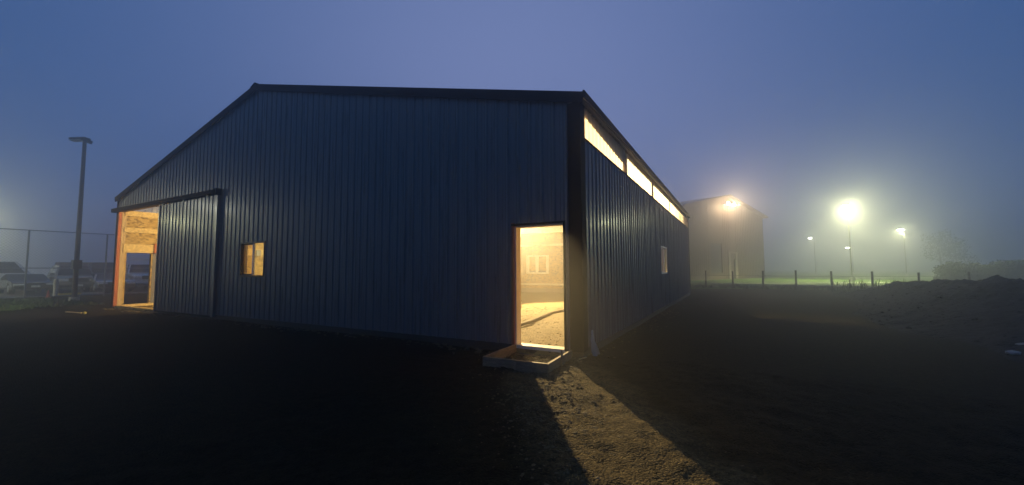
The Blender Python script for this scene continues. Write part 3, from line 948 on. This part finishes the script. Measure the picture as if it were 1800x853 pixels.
# ------------------------------------------------------------------ fence, lamps, barn and plants on the right
wf = empty("wire_fence", (5, 25, G), 0, "low wire fence on weathered timber posts along the edge of the lit lawn", "fence")
FP = [(-3.2, 26.2, 1.3), (.25, 27.6, 1.28), (2.05, 26.9, 1.24), (3.85, 25.9, 1.26), (5.62, 25.2, 1.30), (7.42, 25.0, 1.24), (9.35, 25.1, 1.22), (11.45, 25.3, 1.16), (13.6, 25.6, 1.2), (15.9, 26.0, 1.22), (18.4, 26.4, 1.2), (21, 26.9, 1.2)]
for (x, y, h) in FP:
    lean = random.uniform(-.03, .03)
    MB().tube([(x-5, y-25, -.2), (x-5+lean*.5, y-25, h*.5), (x-5+lean, y-25+lean, h)], [.062, .058, .055], 8).build("post", MT['oldpost'], wf)
for z in (.36, .95):
    mb = MB()
    for (x0, y0, h0), (x1, y1, h1) in zip(FP[:-1], FP[1:]):
        pp = [(x0-5+(x1-x0)*k/6, y0-25.07+(y1-y0)*k/6, z-.035*math.sin(PI*k/6)) for k in range(7)]
        mb.tube(pp, .012 if z > .5 else .018, 5)
    mb.build("wire", MT['galv'], wf)

LAMPCOL = (1.0, .99, .50)
def street_lamp(loc, h, az, heads, label, watts, lens, col=LAMPCOL, size=.55, pt=.25, spread=138):
    r = empty("street_lamp", (loc[0], loc[1], G), az, label, "street lamp", "lot lamps glowing in the fog")
    MB().tube([(0, 0, 0), (0, 0, .5)], [.22, .20], 12).build("footing", MT['concrete'], r)
    MB().tube([(0, 0, .4), (0, 0, h-.1)], [.065, .045], 10).build("pole", MT['pole'], r)
    for k in range(heads):
        s_ = (-1, 1)[k % 2]
        x0 = s_*.10
        MB().beam((0, 0, h-.12), (s_*.42, 0, h-.06), .05, .06).build("arm", MT['pole'], r)
        hd = MB().box(*sorted((s_*.40, s_*(.42+size))), -size*.36, size*.36, h-.10, h+.04).build("lamp_head", MT['pole'], r, bevel=.02)
        MB().box(*sorted((s_*.45, s_*(.38+size))), -size*.30, size*.30, h-.155, h-.101).build("lens", lens, hd)
        if watts:
            point("lamp_light", (s_*(.42+size/2), 0, h-.26), watts*pt, col, .14, r)
            d = bpy.data.lights.new("lamp_cone", 'SPOT'); d.energy = watts*1.5; d.color = col
            d.spot_size = math.radians(spread); d.spot_blend = .25; d.shadow_soft_size = .14
            o = bpy.data.objects.new("lamp_cone", d); C.objects.link(o); o.parent = r; o.location = (s_*(.42+size/2), 0, h-.27)
    return r
street_lamp((12.76, 47.1), 7.9, 1.25, 2, "tall twin head street lamp glowing brightest in the fog beyond the lawn", LAMP, MT['lampwhite'], size=.75)
street_lamp((25.2, 76.9), 7.35, .9, 1, "single head street lamp with a smaller white glow right of the brightest lamp", LAMP*.9, MT['lampwhite'], size=.8)
street_lamp((16.2, 92.5), 7.5, .3, 1, "faint far street lamp seen between the wooden barn and the brightest lamp", LAMP*.2, MT['lampsmall'], size=.55)
street_lamp((26.6, 115.5), 6.3, .3, 1, "tiny distant street lamp below the brightest lamp, low over the lawn", LAMP*.25, MT['lampsmall'], size=.8)
street_lamp((-69.0, 3.0), 7.8, .4, 2, "lit street lamp at the far left past the parked cars", LAMP*.52, MT['lampwhite'], size=.7)
street_lamp((-60.0, -18.0), 8.0, 1.57, 2, "lit street lamp standing far to the left across the lot", LAMP*.36, MT['lampwhite'], size=.7, pt=.8)
street_lamp((-32.5, -9.5), 6.4, 1.2, 2, "lit street lamp standing at the edge of the lot left of the parked cars", LAMP*.22, MT['lampwhite'], size=.7, pt=.05, spread=150)

# unlit lot light in front of the chain link fence
ul = empty("street_lamp", (-26.4, .72, G), 0, "dark unlit shoebox street lamp on a tall pole left of the steel barn", "street lamp")
MB().tube([(0, 0, 0), (0, 0, .18)], [.2, .19], 12).build("footing", MT['concrete'], ul)
MB().tube([(0, 0, .15), (0, 0, 8.1)], [.105, .075], 10).build("pole", MT['pole'], ul)
hd = MB().beam((.12, .07, 8.16), (-.56, -.32, 8.13), .34, .085).build("lamp_head", MT['pole'], ul, bevel=.02)
MB().beam((-.10, -.06, 8.06), (-.58, -.335, 8.04), .34, .02).build("lens", MT['lens'], hd)
MB().beam((.05, .03, 8.05), (.28, .16, 7.95), .12, .16).build("mount", MT['pole'], ul)
MB().box(-.17, .17, -.16, .16, 1.55, 2.0).build("control_box", MT['pole'], ul, bevel=.015)

# the wooden barn in the fog
A = Vector((-2.86, 44.14, 0)); P_ = Vector((1.67, 52.21, 0)); B = Vector((5.95, 61.61, 0))
dirv = (B-A).normalized()
wd = (B-A).length
ang = math.atan2(dirv.y, dirv.x)
fbn = empty("wooden_barn", (A.x, A.y, G), ang, "tall brown gabled barn half lost in fog with floodlights at its peak", "barn")
he, hr = 8.75, 10.85
gable = [(0, 0), (wd, 0), (wd, he), (wd/2, hr), (0, he)]
# doorway openings are real recesses
dk = (5.6, 8.3, .9, 4.6); dl = (10.2, 11.35, .05, 2.6)
wc = wall_core(0, wd, 0, .25, 0, lambda u: hr-abs(u-wd/2)*(hr-he)/(wd/2), [dk, dl], 'x', (wd/2,)).build("wall", MT['barnwood'], fbn)
mb = MB()
u = .15
while u < wd:
    if not (dk[0]-.1 < u < dk[1]+.1 or dl[0]-.1 < u < dl[1]+.1):
        mb.box(u-.03, u+.03, -.03, -.002, .1, hr-abs(u-wd/2)*(hr-he)/(wd/2)-.1)
    u += .45
tag(mb.build("batten", MT['barnwood'], wc), kind="stuff")
MB().box(0, .25, .25, 18, 0, he).box(wd-.25, wd, .25, 18, 0, he).box(0, wd, 17.8, 18.0, 0, he).build("wall", MT['barnwood'], fbn)
sl = (hr-he)/(wd/2)
for sg in (-1, 1):
    mb = MB()
    x_e = wd/2+sg*(wd/2+.5); ze = he-.5*sl
    for y in (-.6, 18.4):
        mb.v += [(wd/2, y, hr+.2), (x_e, y, ze+.2), (x_e, y, ze), (wd/2, y, hr)]
    mb.f += [(0, 1, 2, 3), (7, 6, 5, 4), (0, 4, 5, 1), (1, 5, 6, 2), (2, 6, 7, 3), (3, 7, 4, 0)]
    mb.build("roof", MT['roofsteel'], fbn)
MB().box(dk[0], dk[1], .14, .2, dk[2], dk[3]).build("loft_door", MT['barndark'], fbn)
bd = MB().box(dl[0], dl[1], .12, .18, 0, dl[3]).build("door", MT['barnwood'], fbn)
for (p, q, r, s_) in ((dl[0]-.5, dl[0], 0, 3.4), (dl[1], dl[1]+.6, 0, 3.4), (dl[0]-.5, dl[1]+.6, 3.4, 3.6)):
    MB().box(p, q, -.09, -.033, r, s_).build("frame", MT['barntrim'], bd)
for k, du in enumerate((-.85, .75)):
    fl = MB().box(wd/2+du-.28, wd/2+du+.28, -.62, -.40, hr-1.25, hr-.95).build("floodlight", MT['pole'], fbn)
    MB().box(wd/2+du-.25, wd/2+du+.25, -.66, -.621, hr-1.24, hr-.97).build("lens", MT['lampwarm'], fl)
    MB().beam((wd/2+du, -.42, hr-1.05), (wd/2+du, .0, hr-1.0), .06, .06).build("bracket", MT['pole'], fl)
    point("flood_light", (wd/2+du, -1.0, hr-1.2), LAMP*.17, (1.0, .72, .42), .12, fbn)

def blob_leaves(mb, c, r, n, size, squash=.8):
    for k in range(n):
        d = Vector((random.gauss(0, 1), random.gauss(0, 1), random.gauss(0, 1))).normalized()
        rr = r*random.uniform(.35, 1.05)
        p = Vector(c)+Vector((d.x*rr, d.y*rr, d.z*rr*squash))
        a = Vector((random.gauss(0, 1), random.gauss(0, 1), random.gauss(0, 1))).normalized()
        b = a.orthogonal().normalized(); q = a.cross(b)
        s_ = size*random.uniform(.6, 1.3)
        m = len(mb.v)
        mb.v += [tuple(p-b*s_), tuple(p+q*s_*.5), tuple(p+b*s_), tuple(p-q*s_*.5)]
        mb.f.append((m, m+1, m+2, m+3))
def tree(loc, h, cr, label, bare=False, n=260):
    t = empty("tree", (loc[0], loc[1], G), 0, label, "tree", "trees fading into the fog")
    mb = MB().tube([(0, 0, 0), (.08, .05, h*.3), (-.05, .1, h*.6), (.05, 0, h*.95)], [.17, .14, .09, .03], 8)
    cl = MB()
    for k in range(11):
        a = k*2.4; z0 = h*(.28+.055*k); ln = .85*cr*random.uniform(.6, 1.05)*(1-.045*k)
        e = Vector((math.cos(a)*ln, math.sin(a)*ln, z0+h*.16))
        mb.tube([(0, 0, z0), tuple(e*.55+Vector((0, 0, z0*.42))), tuple(e)], [.06, .035, .012], 6)
        blob_leaves(cl, e, cr*.42, n//11, .16)
        blob_leaves(cl, e*.6+Vector((0, 0, z0*.45)), cr*.36, n//16, .15)
    mb.build("trunk", MT['bark'], t)
    cl.build("crown", MT['leaf'], t, recalc=False)
tree((35.5, 97.0), 7.6, 3.0, "loose leafy tree in the fog below the smaller lamp on the right", n=900)
tree((40.0, 104.0), 6.6, 2.8, "faint low tree right of the small street lamp, behind the bushes", n=800)

def bush(loc, r, h, label):
    b = empty("bush", (loc[0], loc[1], G), 0, label, "bush", "bushes beyond the dirt bank")
    mb = MB(); cl = MB()
    for k in range(7):
        a = random.uniform(0, 6.3); rr = r*random.uniform(.2, .75)
        e = Vector((math.cos(a)*rr, math.sin(a)*rr, h*random.uniform(.45, .8)))
        mb.tube([(0, 0, 0), tuple(e*.5), tuple(e)], [.04, .03, .012], 5)
        blob_leaves(cl, e, r*.5, 430, .095, .75)
        blob_leaves(cl, Vector((e.x*1.15, e.y*1.15, h*.25)), r*.45, 260, .095, .6)
    mb.build("stem", MT['bark'], b)
    cl.build("foliage", MT['bushleaf'], b, recalc=False)
for k, (x, y, r, h) in enumerate(((18.6, 42.6, 1.3, 1.6), (20.4, 44.6, 1.6, 2.0), (22.3, 43.9, 1.6, 1.95), (24.0, 45.3, 1.7, 2.15), (25.9, 45.7, 1.8, 2.3), (28.0, 46.1, 2.0, 2.6))):
    bush((x, y), r, h, ("smallest bush at the left end of the row beyond the dirt bank", "brownish second bush from the left in the row beyond the dirt bank", "third bush from the left in the row beyond the dirt bank", "fourth bush from the left in the row beyond the dirt bank", "large dark bush near the right edge beyond the dirt bank", "tallest bush at the right end of the row beyond the dirt bank")[k])

# litter on the bank
tag(MB().beam((7.35, 7.0, .13), (7.95, 7.35, .30), .05, .03).build("wood_stick", MT['pine']), "pale broken stick leaning on the dark dirt bank", "stick")
def rock(loc, r, label):
    mb = MB(); n = 0
    for p in IV:
        k = random.uniform(.75, 1.15)
        mb.v.append((p.x*r*1.5*k, p.y*r*k, p.z*r*.6*k))
    mb.f = list(IF)
    o = mb.build("rock", MT['concrete']); o.location = loc
    tag(o, label, "rock", "pale rocks at the foot of the bank")
rock((6.95, 5.5, G+.10), .15, "larger pale rock at the foot of the bank below the stick")
rock((6.55, 4.2, G+.08), .09, "small pale rock at the foot of the bank near the right edge")
rock((6.05, 3.3, G+.07), .07, "smallest pale rock where the bank meets the flat soil")

# ------------------------------------------------------------------ chain link fence and parked vehicles on the left
cf = empty("chain_link_fence", (-30, 0, G), 0, "tall galvanised chain link fence in front of the parked cars", "fence")
FH = 3.62
for k in range(-3, 6):
    MB().tube([(0, -.2+3.0*k, 0), (0, -.2+3.0*k, FH)], .038, 8).build("post", MT['galv'], cf)
for z in (FH-.02, 1.62, .12):
    MB().tube([(.0, -9.2, z), (.0, 15, z)], .024, 6).build("rail", MT['galv'], cf)
mb = MB(); y = -9.2
while y < 15-FH:
    for s_ in (0, 1):
        a = (.045, y+(FH if s_ else 0), 0); b = (.045, y+(0 if s_ else FH), FH-.03)
        mb.tube([a, b], .0022, 3, cap=False)
    y += .14
tag(mb.build("chain_link_mesh", MT['galv'], cf, recalc=False), kind="stuff")

def vehicle(kind, paint, loc, rz, name, label, cat):
    r = empty(name, loc, rz, label, cat, "vehicles parked behind the chain link fence")
    # nose points to -y; x is width
    spec = dict(
        suv=dict(L=4.7, W=1.88, hood=1.08, belt=1.12, roof=1.78, cowl=-1.15, wt=-.55, rt=1.95, rb=2.25),
        sedan=dict(L=4.7, W=1.84, hood=.80, belt=.86, roof=1.22, cowl=-1.0, wt=-.30, rt=1.0, rb=1.75),
        pickup=dict(L=5.6, W=1.98, hood=1.18, belt=1.24, roof=1.88, cowl=-1.25, wt=-.70, rt=.75, rb=.98),
        van=dict(L=5.4, W=2.0, hood=1.15, belt=1.25, roof=2.08, cowl=-1.75, wt=-1.05, rt=2.55, rb=2.66))[kind]
    l2, w2 = spec['L']/2, spec['W']/2
    wr = .37 if kind in ('pickup', 'van') else .34
    ya, yb = -l2+.92, l2-1.0
    def arch(yc):
        return [(yc+(wr+.06)*math.cos(t), .30+(wr+.06)*math.sin(t)) for t in [PI*k/8 for k in range(9)]]
    ol = [(-l2+.02, .32), (-l2-.03, .55), (-l2, spec['hood']-.28), (-l2+.10, spec['hood']-.10), (-l2+.35, spec['hood']-.02), (spec['cowl'], spec['belt'])]
    ol += [(spec['rb'], spec['belt']), (l2-.06, spec['belt']-.04), (l2, spec['belt']-.25), (l2, .45), (l2-.06, .32)]
    ol += arch(yb) + arch(ya)
    mb = MB(); m = len(ol)
    rows = ((-w2, .93), (-w2+.09, 1.0), (w2-.09, 1.0), (w2, .93))
    for (x, k) in rows:
        for (yy, zz) in ol:
            mb.v.append((x, yy*(.985 if k < 1 else 1), zz if zz < .8 else .8+(zz-.8)*k))
    for q in range(3):
        for i in range(m):
            j = (i+1) % m
            mb.f.append((q*m+i, q*m+j, (q+1)*m+j, (q+1)*m+i))
    mb.f.append(tuple(range(m-1, -1, -1))); mb.f.append(tuple(range(3*m, 4*m)))
    mb.build("body", MT[paint], r)
    b0, b1 = spec['cowl'], spec['rb']
    cw, tw = w2-.06, w2-.25
    z0, z1 = spec['belt']-.01, spec['roof']
    cab = MB().frustum([(-cw, b0), (cw, b0), (cw, b1), (-cw, b1)], [(-tw, spec['wt']), (tw, spec['wt']), (tw, spec['rt']), (-tw, spec['rt'])], z0, z1).build("cabin", MT[paint], r, bevel=.05)
    def lerp(p, q, t): return Vector(p)+(Vector(q)-Vector(p))*t
    def pane(name, a, b, c, d, off):
        a, b, c, d = map(Vector, (a, b, c, d)); ctr = (a+b+c+d)/4
        nrm = (b-a).cross(d-a).normalized()
        if nrm.dot(ctr-Vector((0, (b0+b1)/2, (z0+z1)/2))) < 0: nrm = -nrm
        pts_ = [ctr+(p-ctr)*.90 for p in (a, b, c, d)]
        mbp = MB(); mbp.v = [tuple(p-nrm*.02) for p in pts_]+[tuple(p+nrm*off) for p in pts_]
        mbp.f = [(0, 1, 2, 3), (7, 6, 5, 4), (0, 4, 5, 1), (1, 5, 6, 2), (2, 6, 7, 3), (3, 7, 4, 0)]
        return mbp.build(name, MT['carglass'], cab)
    pane("windscreen", (-cw, b0, z0), (cw, b0, z0), (tw, spec['wt'], z1), (-tw, spec['wt'], z1), .008)
    pane("rear_window", (-cw, b1, z0), (cw, b1, z0), (tw, spec['rt'], z1), (-tw, spec['rt'], z1), .008)
    for s_ in (-1, 1):
        mid = (spec['wt']+spec['rt'])/2
        pane("side_window", (s_*cw, b0+.15, z0), (s_*cw, mid-.02, z0), (s_*tw, mid-.02, z1), (s_*tw, spec['wt'], z1), .008)
        pane("side_window", (s_*cw, mid+.02, z0), (s_*cw, b1-.1, z0), (s_*tw, spec['rt']-.05, z1), (s_*tw, mid+.02, z1), .008)
        MB().box(*sorted((s_*(w2-.04), s_*(w2+.18))), b0+.22, b0+.34, spec['belt']+.0, spec['belt']+.17).build("mirror", MT[paint], r, bevel=.02)
        MB().box(*sorted((s_*(w2-.48), s_*(w2-.05))), -l2-.025, -l2+.2, spec['hood']-.33, spec['hood']-.16).build("headlight", MT['lens'], r, bevel=.02)
        for yc in (ya, yb):
            wh = MB().tube([(s_*(w2-.24), yc, wr), (s_*(w2-.02), yc, wr)], wr, 20).build("wheel", MT['tyre'], r)
            MB().tube([(s_*(w2-.021), yc, wr), (s_*(w2+.004), yc, wr)], [wr*.64, wr*.60], 16).build("rim", MT['rim'], wh)
    MB().box(-w2+.50, w2-.50, -l2-.035, -l2+.1, spec['hood']-.38, spec['hood']-.13).build("grille", MT['grille'], r)
    MB().box(-w2+.06, w2-.06, -l2-.10, -l2+.1, .36, .56).build("bumper", MT['chrome' if kind == 'pickup' else 'grille'], r, bevel=.03)
    MB().box(-.18, .18, -l2-.115, -l2-.098, .42, .54).build("licence_plate", MT['plate'], r)
    if kind == 'pickup':
        MB().box(-w2+.05, w2-.05, .99, 1.07, spec['belt'], spec['belt']+.32).build("bed_rail", MT[paint], r)
    return r
# noses point to +x, i.e. towards the fence
T = PI/2
vehicle('van', 'p_white', (-42.3, .5, G+.06), PI-.06, "parked_van", "white van parked sideways at the left edge behind a dark sedan", "van")
vehicle('sedan', 'p_dark', (-37.6, 1.25, G+.06), T-.02, "parked_car", "dark sedan parked nose to the fence in front of the white van", "car")
vehicle('suv', 'p_grey', (-37.2, 3.2, G+.06), T-.1, "parked_car", "grey car with a glinting hood just left of the unlit lamp pole", "car")
vehicle('van', 'p_navy', (-42.3, 6.2, G+.06), T+1.25, "parked_van", "dark navy van parked sideways right of the unlit lamp pole", "van")
vehicle('sedan', 'p_silver', (-35.2, 4.45, G+.06), T-.1, "parked_car", "silver sedan with bright headlights in front of the navy van", "car")
tr_ = vehicle('pickup', 'p_white', (-37.2, 6.75, G+.06), T-.10, "parked_truck", "white pickup truck with a ladder rack seen through the barn's open doors", "pickup truck")
mb = MB()
for yy in (-.6, .9, 2.3):
    mb.beam((-.85, yy, 2.25), (.85, yy, 2.25), .07, .09)
    for s_ in (-1, 1): mb.beam((s_*.85, yy, 1.2), (s_*.85, yy, 2.30), .06, .06, (0, 1, 0))
for s_ in (-1, 1): mb.beam((s_*.85, -.7, 2.32), (s_*.85, 2.4, 2.32), .05, .06)
mb.build("ladder_rack", MT['white'], tr_)

# bits between the fence and the cars
for k, (x, y, m_) in enumerate(((-32.2, 2.05, 'yellow'), (-32.2, 3.0, 'concrete'))):
    o = MB().prism([(-.10, 0), (.10, 0), (.07, .13), (-.07, .13)], -.45, .45, 'y').build("parking_block", MT[m_])
    o.location = (x+.8, y-.3, G+.064)
    tag(o, ("yellow painted parking block left of the lamp pole base", "bare concrete parking block right of the lamp pole base")[k], "parking block")
o = MB().tube([(0, 0, 0), (0, 0, .9), (0, 0, .97)], [.10, .10, .06], 12).build("bollard", MT['concrete']); o.location = (-31.2, 1.15, G+.06)
tag(o, "pale concrete bollard between the dark sedan and the grey car", "bollard")
cn = empty("traffic_cone", (-29.2, .45, G+.06), 0, "small red traffic cone at the foot of the chain link fence", "traffic cone")
MB().tube([(0, 0, .03), (0, 0, .40)], [.085, .02], 12).build("cone", MT['red'], cn)
MB().box(-.11, .11, -.11, .11, 0, .03).build("base", MT['red'], cn)
tag(MB().beam((-18.3, -1.45, G+.03), (-17.2, -1.35, G+.035), .05, .03).build("plank", MT['pine']), "thin yellow plank lying on the soil left of the sliding door opening", "plank")
rk = MB(); rk.v = [(p.x*.06, p.y*.05, p.z*.05) for p in IV]; rk.f = list(IF)
o = rk.build("foam_lump", MT['yellow']); o.location = (-17.0, -1.32, G+.04)
tag(o, "small yellow lump beside the thin plank left of the barn", "foam lump")

# ------------------------------------------------------------------ fog
hz = MB().box(-310, 310, -310, 310, -1.2, 12.5).build("haze", None)
tag(hz, kind="stuff")
hm = bpy.data.materials.new("haze_air"); hm.use_nodes = True
hn, hl = hm.node_tree.nodes, hm.node_tree.links
hn.clear()
ho = hn.new("ShaderNodeOutputMaterial"); pv = hn.new("ShaderNodeVolumePrincipled")
pv.inputs["Color"].default_value = (.93, .94, .95, 1)
pv.inputs["Density"].default_value = FOG
pv.inputs["Anisotropy"].default_value = 0.84
hl.new(pv.outputs[0], ho.inputs["Volume"])
hz.data.materials.append(hm)
